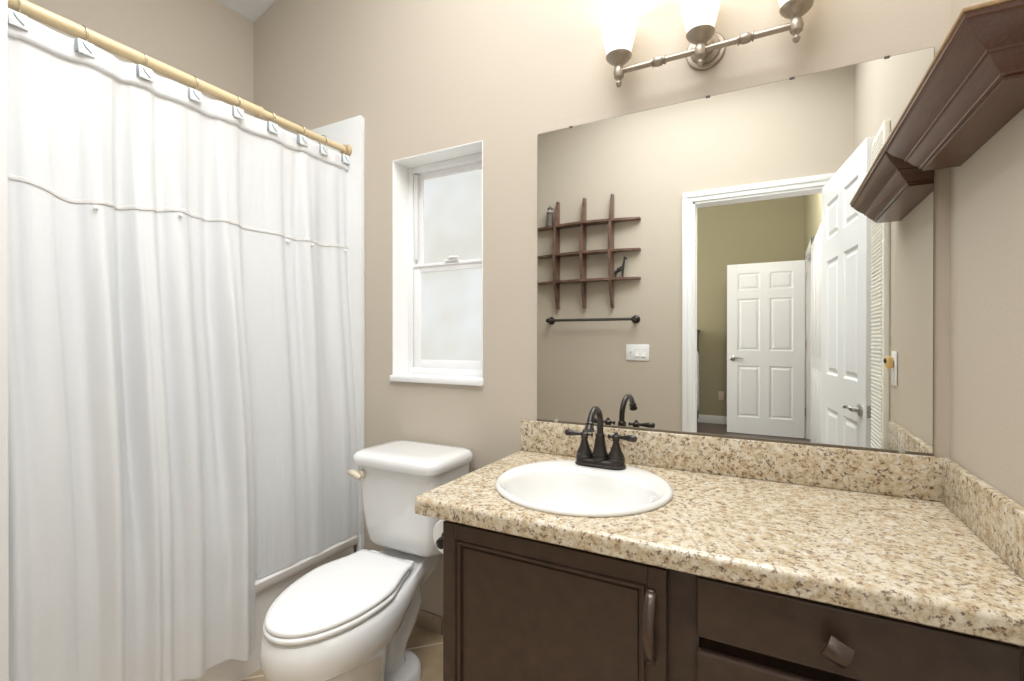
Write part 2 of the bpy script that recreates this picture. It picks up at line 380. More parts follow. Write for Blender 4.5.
# ------------------------------------------------------------------ bathroom window: reveal, frame, two sashes, frosted panes
b = MB()
def lin(a, c): b.box(a, c)
frame(b, 'y', 0, WX0, WX1, WZ0+0.004, WZ1, 0.028, 0.090, 0.139, 0.003)
w1 = struct(b.build('window_1', VINYL))
b = MB()
lin((WX0, 0.0005, WZ0), (WX0+0.004, 0.095, WZ1)); lin((WX1-0.004, 0.0005, WZ0), (WX1, 0.095, WZ1)); lin((WX0, 0.0005, WZ1-0.004), (WX1, 0.095, WZ1))
b.build('reveal', mat('white_reveal', (0.93, 0.93, 0.91), 0.5), w1)
b = MB(); b.box((WX0-0.004, -0.014, WZ0-0.018), (WX1+0.004, 0.094, WZ0+0.006), 0.004); b.build('window_sill', mat('white_sill', (0.90, 0.90, 0.90), 0.25), w1)
b = MB(); frame(b, 'y', 0, WX0+0.028, WX1-0.028, 0.660, WZ1-0.020, 0.034, 0.114, 0.134, 0.004); up_s = b.build('upper_sash', VINYL, w1)
b = MB(); frame(b, 'y', 0, WX0+0.030, WX1-0.030, WZ0+0.030, 0.690, 0.036, 0.094, 0.113, 0.004); b.box((WX0+0.032, 0.088, 0.676), (WX1-0.032, 0.1, 0.688), 0.003); lo_s = b.build('lower_sash', VINYL, w1)
b = MB(); b.box((WX0+0.058, 0.122, 0.695), (WX1-0.058, 0.128, WZ1-0.048)); b.build('frosted_pane', PANE, up_s)
b = MB(); b.box((WX0+0.062, 0.101, WZ0+0.062), (WX1-0.062, 0.107, 0.658)); b.build('frosted_pane', PANE, lo_s)
b = MB(); b.box((-1.515, 0.080, 0.688), (-1.455, 0.10, 0.697), 0.002); b.lathe([(0.012, 0), (0.012, 0.008), (0.006, 0.012)], (-1.485, 0.088, 0.697), (0, 0, 1), 16); b.box((-1.49, 0.072, 0.699), (-1.445, 0.084, 0.706), 0.002); b.build('sash_lock', VINYL, w1)
b = MB(); b.box((WX0+0.031, 0.096, 0.71), (WX0+0.043, 0.113, WZ1-0.035), 0.002); b.box((WX0+0.033, 0.092, 0.97), (WX0+0.040, 0.1, 1.04), 0.001); b.build('sash_track', WHITE, w1)

# ------------------------------------------------------------------ bedroom seen in the mirror through the doorway
b = MB(); b.box((-3.2, -5.59, -H-0.1), (0.09, -5.45, 2.35)); struct(b.build('wall_bedroom_far', OLIVE, smooth=False))
b = MB(); b.box((-3.3, -5.59, -H-0.1), (-3.2, YB-0.115, 2.35)); struct(b.build('wall_bedroom_left', OLIVE, smooth=False))
b = MB(); RX = -0.012
b.box((RX, -4.06, -H-0.1), (RX+0.12, YB-0.116, 2.35)); b.box((RX, -5.45, -H-0.1), (RX+0.12, -4.87, 2.35)); b.box((RX, -4.87, 1.29), (RX+0.12, -4.06, 2.35))
struct(b.build('wall_bedroom_right', OLIVE, smooth=False))
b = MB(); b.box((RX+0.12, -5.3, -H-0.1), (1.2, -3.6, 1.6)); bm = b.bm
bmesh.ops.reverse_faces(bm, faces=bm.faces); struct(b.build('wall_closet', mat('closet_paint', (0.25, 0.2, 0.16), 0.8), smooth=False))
b = MB(); b.box((-3.3, -5.59, 2.35), (0.1, YB-0.115, 2.45)); struct(b.build('ceiling_bedroom', CEIL, smooth=False))
b = MB(); b.box((-3.3, -5.59, -H-0.1), (0.09, YB-0.056, -H)); struct(b.build('floor_bedroom', PLANK, smooth=False))
b = MB(); b.box((-3.2, -5.45, -H), (RX, -5.436, -H+0.105), 0.004); struct(b.build('baseboard_far', WHITE))
b = MB()
for y0, y1 in ((-4.06, -3.92), (-4.945, -4.87)):
    b.box((RX-0.016, y0, -H), (RX, y1, 1.365), 0.004)
b.box((RX-0.016, -4.945, 1.29), (RX, -3.92, 1.365), 0.004)
b.box((RX-0.002, -4.075, -H), (RX+0.12, -4.059, 1.29)); b.box((RX-0.002, -4.871, -H), (RX+0.12, -4.856, 1.29)); b.box((RX-0.002, -4.87, 1.276), (RX+0.12, -4.06, 1.292))
struct(b.build('trim_2', WHITE))
d3 = MB(); d3.box((RX-0.018, -3.90, -H+0.01), (RX-0.001, -2.30, 1.285), 0.003)
for k in range(4):
    ya = -3.88+k*0.395
    for z0, z1 in ((-0.60, 0.12), (0.24, 1.16)): d3.box((RX-0.024, ya+0.06, z0), (RX-0.016, ya+0.32, z1), 0.006)
struct(d3.build('door_3', DOORW))
door_leaf('door_2', 0.80, 2.0, (-0.034, -4.845, -H+0.006), math.pi, DOORW)
t = thing('wall_outlet', (-0.945, -5.45, -0.42), 'small ivory power outlet low on the olive bedroom wall', 'outlet')
b = MB(); b.box((-0.981, -5.456, -0.42), (-0.911, -5.449, -0.305), 0.003); b.build('cover_plate', IVORYPL, t)
b = MB()
for z in (-0.385, -0.34):
    b.lathe([(0.017, 0), (0.016, 0.003)], (-0.946, -5.456, z), (0, 1, 0), 18)
b.build('receptacle', mat('outlet_face', (0.62, 0.42, 0.34), 0.4), t)
t = thing('chest_of_drawers', (-1.55, -5.2, -H), 'tall dark wooden chest at the bedroom wall, mostly hidden behind the door casing', 'chest')
b = MB(); b.box((-1.88, -5.43, -H+0.06), (-1.225, -5.0, 0.48), 0.004)
for x in (-1.85, -1.285): b.box((x, -5.42, -H), (x+0.05, -5.02, -H+0.07), 0.003)
b.build('body', CHEST, t)
b = MB(); b.box((-1.90, -5.435, 0.48), (-1.205, -4.985, 0.506), 0.006); b.build('top_board', CHEST, t)
for k in range(5):
    b = MB(); z = -H+0.10+k*0.22; b.box((-1.86, -5.0, z), (-1.245, -4.982, z+0.20), 0.005); d = b.build('drawer', CHEST, t)
    for x in (-1.70, -1.40):
        b = MB(); b.lathe([(0.006, 0), (0.006, 0.012), (0.016, 0.018), (0.014, 0.028), (0.0, 0.030)], (x, -4.982, z+0.10), (0, 1, 0), 14); b.build('knob', IRON, d)
# white towel hanging on the chest's right side
b = MB(); rows = []
for i in range(15):
    z = 0.20-0.72*i/14
    rows.append([(-1.212+0.010*math.sin(j*1.3+i*0.15)+0.012*i/14, -5.22+0.017*j*(0.6+0.4*i/14), z-0.03*math.sin(j*0.5)) for j in range(14)])
b.loft(rows, closed=False); o = b.build('towel', CLOTH)
so = o.modifiers.new('thickness', 'SOLIDIFY'); so.thickness = 0.008
tag(o, 'white towel hanging down the side of the dark bedroom chest', 'towel')

# ------------------------------------------------------------------ vanity cabinet
t = thing('vanity_cabinet', (-0.535, -0.28, -H), 'dark espresso bathroom vanity cabinet under the speckled counter', 'cabinet')
VX0, VX1, VF = -1.057, -0.003, -0.532
b = MB(); b.box((VX0, VF+0.02, -H+0.10), (VX1, -0.002, -0.15)); b.box((VX0, VF+0.02, -0.15), (VX0+0.02, -0.002, -0.0415)); b.box((VX1-0.02, VF+0.02, -0.15), (VX1, -0.002, -0.0415)); b.box((VX0+0.02, -0.02, -0.15), (VX1-0.02, -0.002, -0.0415))
b.box((VX0, VF+0.085, -H), (VX1, VF+0.10, -H+0.11)); b.box((VX0, VF+0.10, -H), (VX0+0.02, -0.002, -H+0.11)); b.box((VX1-0.02, VF+0.10, -H), (VX1, -0.002, -H+0.11))
b.build('body', CAB, t)
b = MB()
b.box((VX0-0.001, VF, -H+0.10), (VX0+0.045, VF+0.02, -0.0415), 0.0015); b.box((-0.572, VF, -H+0.10), (-0.486, VF+0.02, -0.0415), 0.0015); b.box((-0.075, VF, -H+0.10), (VX1, VF+0.02, -0.0415), 0.0015)
b.box((VX0+0.045, VF+0.0008, -0.085), (-0.075, VF+0.0195, -0.0415)); b.box((VX0+0.045, VF+0.0008, -H+0.10), (-0.075, VF+0.0195, -H+0.15)); b.build('face_frame', CAB, t)
DF = VF-0.020
def cab_front(name, x0, x1, z0, z1, parent, panel=True):
    mb = MB()
    if panel:
        fw = 0.034
        for (a, c, e, g) in ((x0, x0+fw, z0, z1), (x1-fw, x1, z0, z1), (x0+fw, x1-fw, z0, z0+fw), (x0+fw, x1-fw, z1-fw, z1)):
            mb.box((a, DF, e), (c, VF-0.001, g), 0.0012, 1)
        def ring(d, y): return [(x0+fw+d, y, z0+fw+d), (x1-fw-d, y, z0+fw+d), (x1-fw-d, y, z1-fw-d), (x0+fw+d, y, z1-fw-d)]
        mb.loft([ring(-0.001, DF+0.0005), ring(0.002, DF+0.006), ring(0.005, DF+0.006), ring(0.007, DF+0.002), ring(0.013, DF+0.003), ring(0.015, DF+0.012), ring(0.019, DF+0.012), ring(0.021, DF+0.0085)], False, True)
    else:
        mb.box((x0, DF, z0), (x1, VF-0.001, z1), 0.004)
    return mb.build(name, CAB, parent, sharp=18)
dr = cab_front('door', -1.055, -0.542, -H+0.135, -0.053, t)
# arched bar pull on the door
b = MB(); hx0 = -0.569; pts = []
for i in range(17):
    u = i/16; pts.append((hx0, DF-0.004-0.026*math.sin(math.pi*u)**0.75, -0.098-0.132*u))
for off in (0,):
    prof = []
    for i, p in enumerate(pts):
        hw = 0.0098+0.002*math.cos(math.pi*(i/16-0.5)*2)**2*0
        prof.append([(p[0]-hw, p[1], p[2]), (p[0]-hw*0.6, p[1]-0.004, p[2]), (p[0]+hw*0.6, p[1]-0.004, p[2]), (p[0]+hw, p[1], p[2]), (p[0]+hw*0.5, p[1]+0.003, p[2]), (p[0]-hw*0.5, p[1]+0.003, p[2])])
    b.loft(prof)
for z in (-0.101, -0.227): b.box((hx0-0.008, DF-0.008, z-0.008), (hx0+0.008, DF, z+0.008), 0.003)
b.build('handle', PULL, dr, sharp=50)
zt = [(-0.053, -0.161), (-0.187, -0.392), (-0.416, -0.598)]
for z1, z0 in zt:
    d = cab_front('drawer', -0.488, -0.058, z0, z1, t, False)
    b = MB(); zc = (z0+z1)/2-0.004; kx = -0.277
    b.lathe([(0.011, 0), (0.008, 0.004), (0.006, 0.012), (0.009, 0.016)], (kx, DF, zc), (0, -1, 0), 16)
    R = Matrix.Translation((kx, DF-0.022, zc)) @ Matrix.Rotation(math.radians(24), 4, 'Y')
    k2 = MB(); n = 7; top = []
    for i in range(n):
        top.append([(-0.017+0.034*j/(n-1), -0.010*(1-(2*i/(n-1)-1)**2)*1.0-0.003*(1-(2*j/(n-1)-1)**2), -0.018+0.036*i/(n-1)) for j in range(n)])
    G = [[b.bm.verts.new(R @ Vector(p)) for p in r] for r in top]
    Bk = [[b.bm.verts.new(R @ Vector((p[0]*0.85, 0.008, p[2]*0.85))) for p in r] for r in top]
    for i in range(n-1):
        for j in range(n-1):
            b.bm.faces.new((G[i][j], G[i][j+1], G[i+1][j+1], G[i+1][j])); b.bm.faces.new((Bk[i][j], Bk[i+1][j], Bk[i+1][j+1], Bk[i][j+1]))
    for i in range(n-1):
        b.bm.faces.new((G[i][0], G[i+1][0], Bk[i+1][0], Bk[i][0])); b.bm.faces.new((G[i][-1], Bk[i][-1], Bk[i+1][-1], G[i+1][-1]))
        b.bm.faces.new((G[0][i], Bk[0][i], Bk[0][i+1], G[0][i+1])); b.bm.faces.new((G[-1][i], G[-1][i+1], Bk[-1][i+1], Bk[-1][i]))
    b.build('knob', PULL, d, sharp=45)

# ------------------------------------------------------------------ countertop with its splashes
SX, SY = -0.801, -0.295
t = thing('countertop', (-0.56, -0.29, -0.041), 'beige and brown speckled stone-look vanity counter with back and side splash', 'countertop')
b = MB()
x0, x1, y0, y1, hr = -1.123, -0.001, -0.560, -0.001, 0.218
angs = sorted([2*math.pi*i/64 for i in range(64)]+[math.atan2(yy-SY, xx-SX) % (2*math.pi) for xx in (x0, x1) for yy in (y0, y1)])
def edge(a):
    c, s = math.cos(a), math.sin(a); ts = []
    if abs(c) > 1e-9: ts.append(((x1 if c > 0 else x0)-SX)/c)
    if abs(s) > 1e-9: ts.append(((y1 if s > 0 else y0)-SY)/s)
    q = min(ts); return (SX+c*q, SY+s*q)
inner = [(SX+hr*math.cos(a), SY+hr*math.sin(a)) for a in angs]; outer = [edge(a) for a in angs]
b.loft([[(p[0], p[1], -0.030) for p in inner], [(p[0], p[1], 0) for p in inner], [(p[0], p[1], 0) for p in outer], [(p[0], p[1], -0.030) for p in outer], [(p[0], p[1], -0.030) for p in inner]], False, False)
bmesh.ops.remove_doubles(b.bm, verts=b.bm.verts, dist=1e-5)
nose = [(-0.560, 0.0)]+[(-0.560-0.012*math.sin(a), -0.012+0.012*math.cos(a)) for a in [math.pi/2*i/6 for i in range(1, 7)]]+[(-0.572, -0.038), (-0.569, -0.041), (-0.535, -0.041), (-0.535, -0.030), (-0.560, -0.030)]
b.prism(nose, 'x', x0, x1)
b.box((x0, -0.535, -0.041), (x0+0.03, -0.002, -0.030))
b.build('top_slab', GRAN, t)
b = MB(); b.box((x0, -0.019, 0.0003), (-0.0005, -0.0005, 0.104), 0.004); b.build('backsplash', GRAN, t)
b = MB(); b.box((-0.019, -0.571, 0.0003), (-0.0005, -0.0195, 0.104), 0.004); b.build('side_splash', GRAN, t)

# ------------------------------------------------------------------ sink
t = thing('sink', (SX, SY, -0.13), 'white round drop-in sink set into the speckled counter', 'sink')
def ell(cx, cy, a, c, z, n=64): return [(cx+a*math.cos(2*math.pi*k/n), cy+c*math.sin(2*math.pi*k/n), z) for k in range(n)]
b = MB(); by = -0.333
b.loft([ell(SX, SY, 0.210, 0.210, -0.004), ell(SX, SY, 0.2235, 0.2235, 0.0006), ell(SX, SY, 0.225, 0.225, 0.004), ell(SX, SY, 0.2235, 0.2235, 0.009), ell(SX, SY, 0.218, 0.218, 0.0125), ell(SX, SY-0.002, 0.215, 0.215, 0.0135),
        ell(SX, SY-0.012, 0.210, 0.205, 0.012), ell(SX, by+0.005, 0.199, 0.173, 0.010), ell(SX, by+0.001, 0.193, 0.163, 0.006), ell(SX, by, 0.188, 0.157, -0.004), ell(SX, by, 0.180, 0.149, -0.030), ell(SX, by, 0.163, 0.133, -0.075),
        ell(SX, by, 0.135, 0.108, -0.105), ell(SX, by, 0.09, 0.075, -0.122), ell(SX, by, 0.045, 0.04, -0.128), ell(SX, by, 0.022, 0.022, -0.130)], False, True)
b.build('basin', SINKW, t, sharp=60)
b = MB(); b.lathe([(0.024, 0), (0.024, 0.003), (0.019, 0.005), (0.012, 0.003), (0.0, 0.006)], (SX, by, -0.1305), (0, 0, 1), 24); b.build('drain', BRONZE, t)

# ------------------------------------------------------------------ faucet
FX, FY = -0.808, -0.123
t = thing('faucet', (FX, FY, 0.0125), 'dark bronze centerset faucet with gooseneck spout and two levers at the sink', 'faucet')
b = MB(); zb = 0.0125
def stadium(hw, hd, z, n=10):
    pts = []
    for s, a0 in ((1, -90), (-1, 90)):
        for i in range(n+1):
            a = math.radians(a0+180*i/n); pts.append((FX+s*(hw-hd)+hd*math.cos(a), FY+hd*math.sin(a), z))
    return pts
b.loft([stadium(0.075, 0.028, zb), stadium(0.075, 0.028, zb+0.005), stadium(0.072, 0.025, zb+0.007), stadium(0.072, 0.025, zb+0.013), stadium(0.067, 0.021, zb+0.019), stadium(0.06, 0.012, zb+0.021)])
b.build('base_plate', BRONZE, t, sharp=50)
b = MB(); b.lathe([(0.026, 0.015), (0.026, 0.024), (0.023, 0.026), (0.0245, 0.030), (0.0235, 0.034), (0.021, 0.037), (0.0165, 0.060), (0.0130, 0.085), (0.0140, 0.088), (0.0130, 0.091), (0.0105, 0.094)], (FX, FY, zb), (0, 0, 1), 28)
pts = [(FX, FY, zb+0.08), (FX, FY, zb+0.105)]; rr = 0.059; zc = zb+0.112
for i in range(17):
    a = math.pi*i/16*0.87; pts.append((FX+0.008*i/16, FY-rr+rr*math.cos(a), zc+rr*math.sin(a)))
q = Vector(pts[-1])-Vector(pts[-2]); tipd = q.normalized()
b.tube(pts, 0.0092, 16)
b.build('spout', BRONZE, t, sharp=40)
e = pts[-1]
b = MB(); b.lathe([(0.0100, 0), (0.0128, 0.004), (0.0108, 0.008), (0.0125, 0.012), (0.0142, 0.021), (0.010, 0.023)], Vector(e)-tipd*0.006, tipd, 20); b.build('spout_tip', BRONZE, t)
for s in (-1, 1):
    hx_ = FX+s*0.0475
    b = MB(); b.lathe([(0.0245, 0.015), (0.0245, 0.026), (0.022, 0.028), (0.0235, 0.033), (0.0215, 0.037), (0.0155, 0.049), (0.0112, 0.063), (0.0085, 0.074), (0.0115, 0.076), (0.010, 0.079), (0.0125, 0.084), (0.0125, 0.090), (0.008, 0.094), (0.0045, 0.096), (0.006, 0.100), (0.0, 0.103)], (hx_, FY, zb), (0, 0, 1), 24)
    h = b.build('handle', BRONZE, t)
    b = MB(); d = Vector((s, -0.06 if s > 0 else -0.10, 0.02)).normalized(); p0 = Vector((hx_, FY, zb+0.087))
    L = [(-0.026, 0.0), (-0.024, 0.006), (-0.020, 0.0062), (-0.018, 0.0035), (0.0, 0.0045), (0.012, 0.0045), (0.02, 0.0058), (0.035, 0.0085), (0.046, 0.0100), (0.054, 0.0095), (0.059, 0.0065), (0.061, 0.0)]
    b.lathe([(r, h_) for h_, r in L], p0, d, 16); b.build('lever', BRONZE, h)

# ------------------------------------------------------------------ mirror
MX0, MX1, MZ0, MZ1 = -1.0657, -0.031, 0.1045, 1.072
t = thing('wall_mirror', (-0.548, 0, MZ0), 'large frameless wall mirror standing on the backsplash above the counter', 'mirror')
b = MB(); b.box((MX0, -0.0055, MZ0), (MX1, -0.0004, MZ1)); b.build('backing', MEDGE, t, smooth=False)
b = MB(); b.box((MX0+0.001, -0.0062, MZ0+0.003), (MX1-0.001, -0.0056, MZ1-0.001)); b.build('glass', MIRR, t, smooth=False)
b = MB(); b.box((MX0, -0.010, MZ0), (MX1, -0.0004, MZ0+0.006)); b.build('bottom_channel', MEDGE, t, smooth=False)
for x in (-0.945, -0.529, -0.322, -0.121):
    b = MB(); b.box((x-0.006, -0.0085, MZ1-0.004), (x+0.006, -0.0004, MZ1+0.002), 0.001); b.build('clip', mat('dark_clip', (0.10, 0.085, 0.065), 0.4) if x < 0 else CLIP, t)
for x in (-0.995, -0.09):
    b = MB(); b.lathe([(0.008, 0), (0.008, 0.003), (0.004, 0.005)], (x, -0.0062, MZ0+0.004), (0, -1, 0), 16); b.build('clip', CLIP, t)

# ------------------------------------------------------------------ vanity light
LX, LY, LZ = -0.541, -0.080, 1.1677
t = thing('vanity_light', (LX, 0, LZ-0.04), 'pewter three-lamp vanity light with lit white glass shades above the mirror', 'light')
b = MB(); b.lathe([(0.053, 0), (0.053, 0.005), (0.050, 0.009), (0.041, 0.010), (0.040, 0.016), (0.035, 0.019), (0.026, 0.020), (0.024, 0.027), (0.015, 0.031)], (-0.536, -0.0004, 1.205), (0, -1, 0), 40); b.build('backplate', PEWTER, t)
b = MB(); b.tube([(-0.536, -0.026, 1.205), (-0.537, -0.048, 1.203), (LX, -0.066, 1.192), (LX, -0.076, 1.179), (LX, LY, LZ)], 0.009, 12); b.build('arm', PEWTER, t)
b = MB(); b.lathe([(0.008, -0.2255), (0.008, 0.2255)], (LX, LY, LZ), (1, 0, 0), 16)
for dx in (-0.111, 0.111):
    b.lathe([(0.008, -0.020), (0.0125, -0.018), (0.0125, -0.015), (0.009, -0.013), (0.0125, -0.009), (0.0135, 0), (0.0125, 0.009), (0.009, 0.013), (0.0125, 0.015), (0.0125, 0.018), (0.008, 0.020)], (LX+dx, LY, LZ), (1, 0, 0), 16)
b.build('bar', PEWTER, t)
for dx in (-0.2255, 0, 0.2255):
    c = (LX+dx, LY, LZ)
    b = MB(); b.lathe([(0.0, -0.046), (0.006, -0.042), (0.009, -0.034), (0.006, -0.027), (0.008, -0.022), (0.014, -0.016), (0.016, -0.004), (0.014, 0.010), (0.010, 0.016), (0.012, 0.020), (0.020, 0.026), (0.030, 0.034), (0.0365, 0.042), (0.0375, 0.046), (0.034, 0.048), (0.0, 0.046)], c, (0, 0, 1), 28); b.build('lamp_holder', PEWTER, t)
    b = MB(); prof = [(0.026, 0.046), (0.034, 0.052), (0.040, 0.075), (0.047, 0.105), (0.053, 0.140), (0.0575, 0.175), (0.060, 0.190), (0.0575, 0.190), (0.054, 0.172), (0.049, 0.138), (0.043, 0.105), (0.036, 0.075), (0.029, 0.058), (0.0, 0.054)]
    b.lathe(prof, c, (0, 0, 1), 32, cap=False); b.build('shade', SHADE, t)
    l = bpy.data.lights.new('bulb_light', 'POINT'); l.energy = BULB_W; l.color = (1.0, 0.90, 0.76); l.shadow_soft_size = 0.02
    lo = bpy.data.objects.new('bulb_light', l); C.objects.link(lo); lo.location = (c[0], c[1], c[2]+0.165+H)

# ------------------------------------------------------------------ crown ledge shelf on the right wall
t = thing('ledge_shelf', (-0.06, -0.29, 0.764), 'dark cherry crown-moulding ledge shelf on the right wall beside the mirror', 'shelf')
PX, PY0, PY1, ZT, ZB_ = -0.126, -0.5655, -0.0085, 0.8485, 0.7645
pf = [(0.0, 0), (0.0, 0.09), (0.004, 0.12), (0.006, 0.16), (0.010, 0.24), (0.016, 0.33), (0.023, 0.42), (0.029, 0.49), (0.033, 0.53), (0.033, 0.58), (0.037, 0.60), (0.040, 0.66), (0.045, 0.75), (0.051, 0.83), (0.055, 0.88), (0.055, 0.92), (0.060, 0.94), (0.060, 1.0)]
b = MB(); cols = []
for d, f in pf:
    z = ZT+(ZB_-ZT)*f
    cols.append([(-0.0006, PY0+d, z), (PX+d, PY0+d, z), (PX+d, PY1-d, z), (-0.0006, PY1-d, z)])
b.loft(cols, True, True)
b.build('crown_moulding', CHERRY, t, sharp=28)
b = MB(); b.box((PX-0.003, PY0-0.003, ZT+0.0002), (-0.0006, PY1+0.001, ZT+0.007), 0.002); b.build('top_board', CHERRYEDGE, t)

# ------------------------------------------------------------------ toilet
TX = -1.470
t = thing('toilet', (TX, -0.35, -H), 'white two-piece toilet with lid closed between tub and vanity', 'toilet')
def egg(yf, yw, hw, yb, hwb, z, n=16, ex=2.0):
    half = []
    for i in range(n+1):
        a = math.pi/2*i/n; half.append((hw*math.sin(a)**(2/ex), yw-(yw-yf)*math.cos(a)**(2/ex)))
    for i in range(1, 9):
        u = i/8; k = (1-math.cos(math.pi*u))/2; half.append((hw+(hwb-hw)*k, yw+(yb-0.012-yw)*u))
    half.append((hwb-0.006, yb-0.003)); half.append((hwb-0.018, yb))
    cx = lambda y: -1.465-0.10*(max(y, -0.74)+0.45) if y < -0.25 else -1.487
    R = [(cx(y)+x, y, z) for x, y in half]; Lf = [(cx(y)-x, y, z) for x, y in reversed(half) if x > 1e-6]
    return R+Lf
b = MB()
b.loft([egg(-0.690, -0.46, 0.120, -0.070, 0.055, -0.372), egg(-0.712, -0.46, 0.146, -0.065, 0.072, -0.364), egg(-0.724, -0.46, 0.155, -0.060, 0.078, -0.369), egg(-0.731, -0.46, 0.163, -0.060, 0.080, -0.385), egg(-0.736, -0.46, 0.167, -0.065, 0.080, -0.408), egg(-0.734, -0.46, 0.165, -0.120, 0.075, -0.436), egg(-0.727, -0.46, 0.160, -0.190, 0.070, -0.462), egg(-0.702, -0.46, 0.146, -0.260, 0.065, -0.476), egg(-0.655, -0.45, 0.126, -0.320, 0.065, -0.520), egg(-0.622, -0.44, 0.110, -0.345, 0.065, -0.570), egg(-0.605, -0.43, 0.101, -0.355, 0.065, -0.630), egg(-0.600, -0.42, 0.100, -0.360, 0.065, -0.680), egg(-0.622, -0.42, 0.110, -0.360, 0.070, -0.710), egg(-0.625, -0.42, 0.112, -0.360, 0.070, -0.735)])
b.build('bowl', PORC, t, sharp=38)
b = MB()
tp = [(-0.40, -0.52), (-0.345, -0.475), (-0.29, -0.435), (-0.245, -0.43), (-0.215, -0.46), (-0.208, -0.505), (-0.228, -0.555), (-0.268, -0.605), (-0.288, -0.655), (-0.28, -0.70), (-0.275, -H)]
b.tube([(TX, y, z) for y, z in tp], [0.050, 0.055, 0.058, 0.059, 0.060, 0.060, 0.057, 0.053, 0.053, 0.058, 0.062], 24)
b.loft([rrect(TX-0.105, TX+0.105, -0.46, -0.185, 0.095, -H, 10), rrect(TX-0.104, TX+0.104, -0.46, -0.187, 0.094, -0.695, 10), rrect(TX-0.094, TX+0.094, -0.46, -0.198, 0.086, -0.682, 10), rrect(TX-0.06, TX+0.06, -0.45, -0.22, 0.055, -0.676, 10)])
b.build('trapway', PORC, t, sharp=50)
for s in (-1, 1):
    b = MB(); b.lathe([(0.014, 0), (0.014, 0.008), (0.010, 0.015), (0.0, 0.018)], (TX+s*0.083, -0.36, -0.684), (0, 0, 1), 16); b.build('bolt_cap', PORC, t)
b = MB()
TXT = -1.483
b.loft([rrect(TXT-0.130, TXT+0.130, -0.205, -0.045, 0.05, -0.342), rrect(TXT-0.150, TXT+0.150, -0.222, -0.036, 0.05, -0.336, bow=0.004), rrect(TXT-0.158, TXT+0.158, -0.228, -0.03, 0.045, -0.320, bow=0.006), rrect(TXT-0.164, TXT+0.164, -0.233, -0.03, 0.04, -0.27, bow=0.008), rrect(TXT-0.171, TXT+0.171, -0.244, -0.03, 0.035, -0.16, bow=0.009), rrect(TXT-0.176, TXT+0.176, -0.252, -0.03, 0.03, -0.052, bow=0.010)])
b.build('tank', PORC, t, sharp=50)
b = MB()
b.loft([rrect(TXT-0.173, TXT+0.173, -0.258, -0.022, 0.035, -0.056, bow=0.010), rrect(TXT-0.183, TXT+0.183, -0.270, -0.016, 0.042, -0.052, bow=0.012), rrect(TXT-0.186, TXT+0.186, -0.274, -0.014, 0.045, -0.038, bow=0.012), rrect(TXT-0.184, TXT+0.184, -0.272, -0.016, 0.045, -0.024, bow=0.012), rrect(TXT-0.177, TXT+0.177, -0.264, -0.022, 0.045, -0.015, bow=0.011), rrect(TXT-0.164, TXT+0.164, -0.250, -0.034, 0.04, -0.0105, bow=0.010), rrect(TXT-0.130, TXT+0.130, -0.215, -0.06, 0.035, -0.009, bow=0.008)])
b.build('tank_lid', PORC, t, sharp=50)
b = MB(); hz = -0.088; hx_ = TXT-0.134
b.lathe([(0.016, 0), (0.016, 0.008), (0.011, 0.012)], (hx_, -0.256, hz), (0, -1, 0), 18)
b.tube([(hx_+0.008, -0.272, hz-0.008), (hx_-0.006, -0.275, hz-0.001), (hx_-0.022, -0.275, hz+0.006), (hx_-0.036, -0.271, hz+0.006), (hx_-0.052, -0.267, hz+0.002)], [0.009, 0.0125, 0.0115, 0.0085, 0.007], 12)
b.build('flush_lever', BONE, t)
b = MB(); b.loft([egg(-0.724, -0.46, 0.152, -0.295, 0.112, -0.362), egg(-0.728, -0.46, 0.156, -0.293, 0.114, -0.357), egg(-0.728, -0.46, 0.156, -0.293, 0.114, -0.350), egg(-0.724, -0.46, 0.152, -0.295, 0.112, -0.3465)]); b.build('seat', SEATP, t, sharp=60)
b = MB(); b.loft([egg(-0.721, -0.46, 0.148, -0.278, 0.109, -0.3455), egg(-0.724, -0.46, 0.152, -0.276, 0.113, -0.341), egg(-0.724, -0.46, 0.152, -0.276, 0.113, -0.336), egg(-0.720, -0.46, 0.148, -0.280, 0.109, -0.331), egg(-0.705, -0.46, 0.134, -0.30, 0.098, -0.3285), egg(-0.62, -0.46, 0.06, -0.37, 0.05, -0.326)]); b.build('seat_lid', SEATP, t, sharp=60)
for s in (-1, 1):
    b = MB(); b.box((TX-0.012+s*0.075-0.02, -0.283, -0.366), (TX-0.012+s*0.075+0.02, -0.252, -0.340), 0.006); b.build('hinge', SEATP, t)

# ------------------------------------------------------------------ toilet paper
HX, HZ = -1.140, -0.158
t = thing('toilet_paper_holder', (-1.07, -0.37, HZ-0.02), 'dark toilet paper holder fixed to the cabinet side beside the toilet', 'holder')
for y in (-0.447, -0.287):
    b = MB(); b.lathe([(0.022, 0), (0.022, 0.005), (0.010, 0.010), (0.007, 0.05)], (-1.0675, y, HZ), (-1, 0, 0), 18); b.lathe([(0.0, -0.014), (0.013, -0.011), (0.0155, 0), (0.013, 0.011), (0.0, 0.014)], (HX+0.006, y, HZ), (0, 1, 0), 18); b.build('post', BRONZE, t)
b = MB(); b.lathe([(0.007, -0.16), (0.007, 0)], (HX+0.004, -0.287, HZ), (0, 1, 0), 14); b.build('roller', BRONZE, t)
t = thing('toilet_paper_roll', (HX, -0.37, HZ-0.05), 'white toilet paper roll on the holder at the vanity side', 'toilet paper')
b = MB(); b.lathe([(0.020, -0.050), (0.048, -0.050), (0.050, -0.048), (0.050, 0.048), (0.048, 0.050), (0.020, 0.050), (0.020, -0.050)], (HX, -0.367, HZ), (0, 1, 0), 36, cap=False); b.build('paper', PAPER, t)
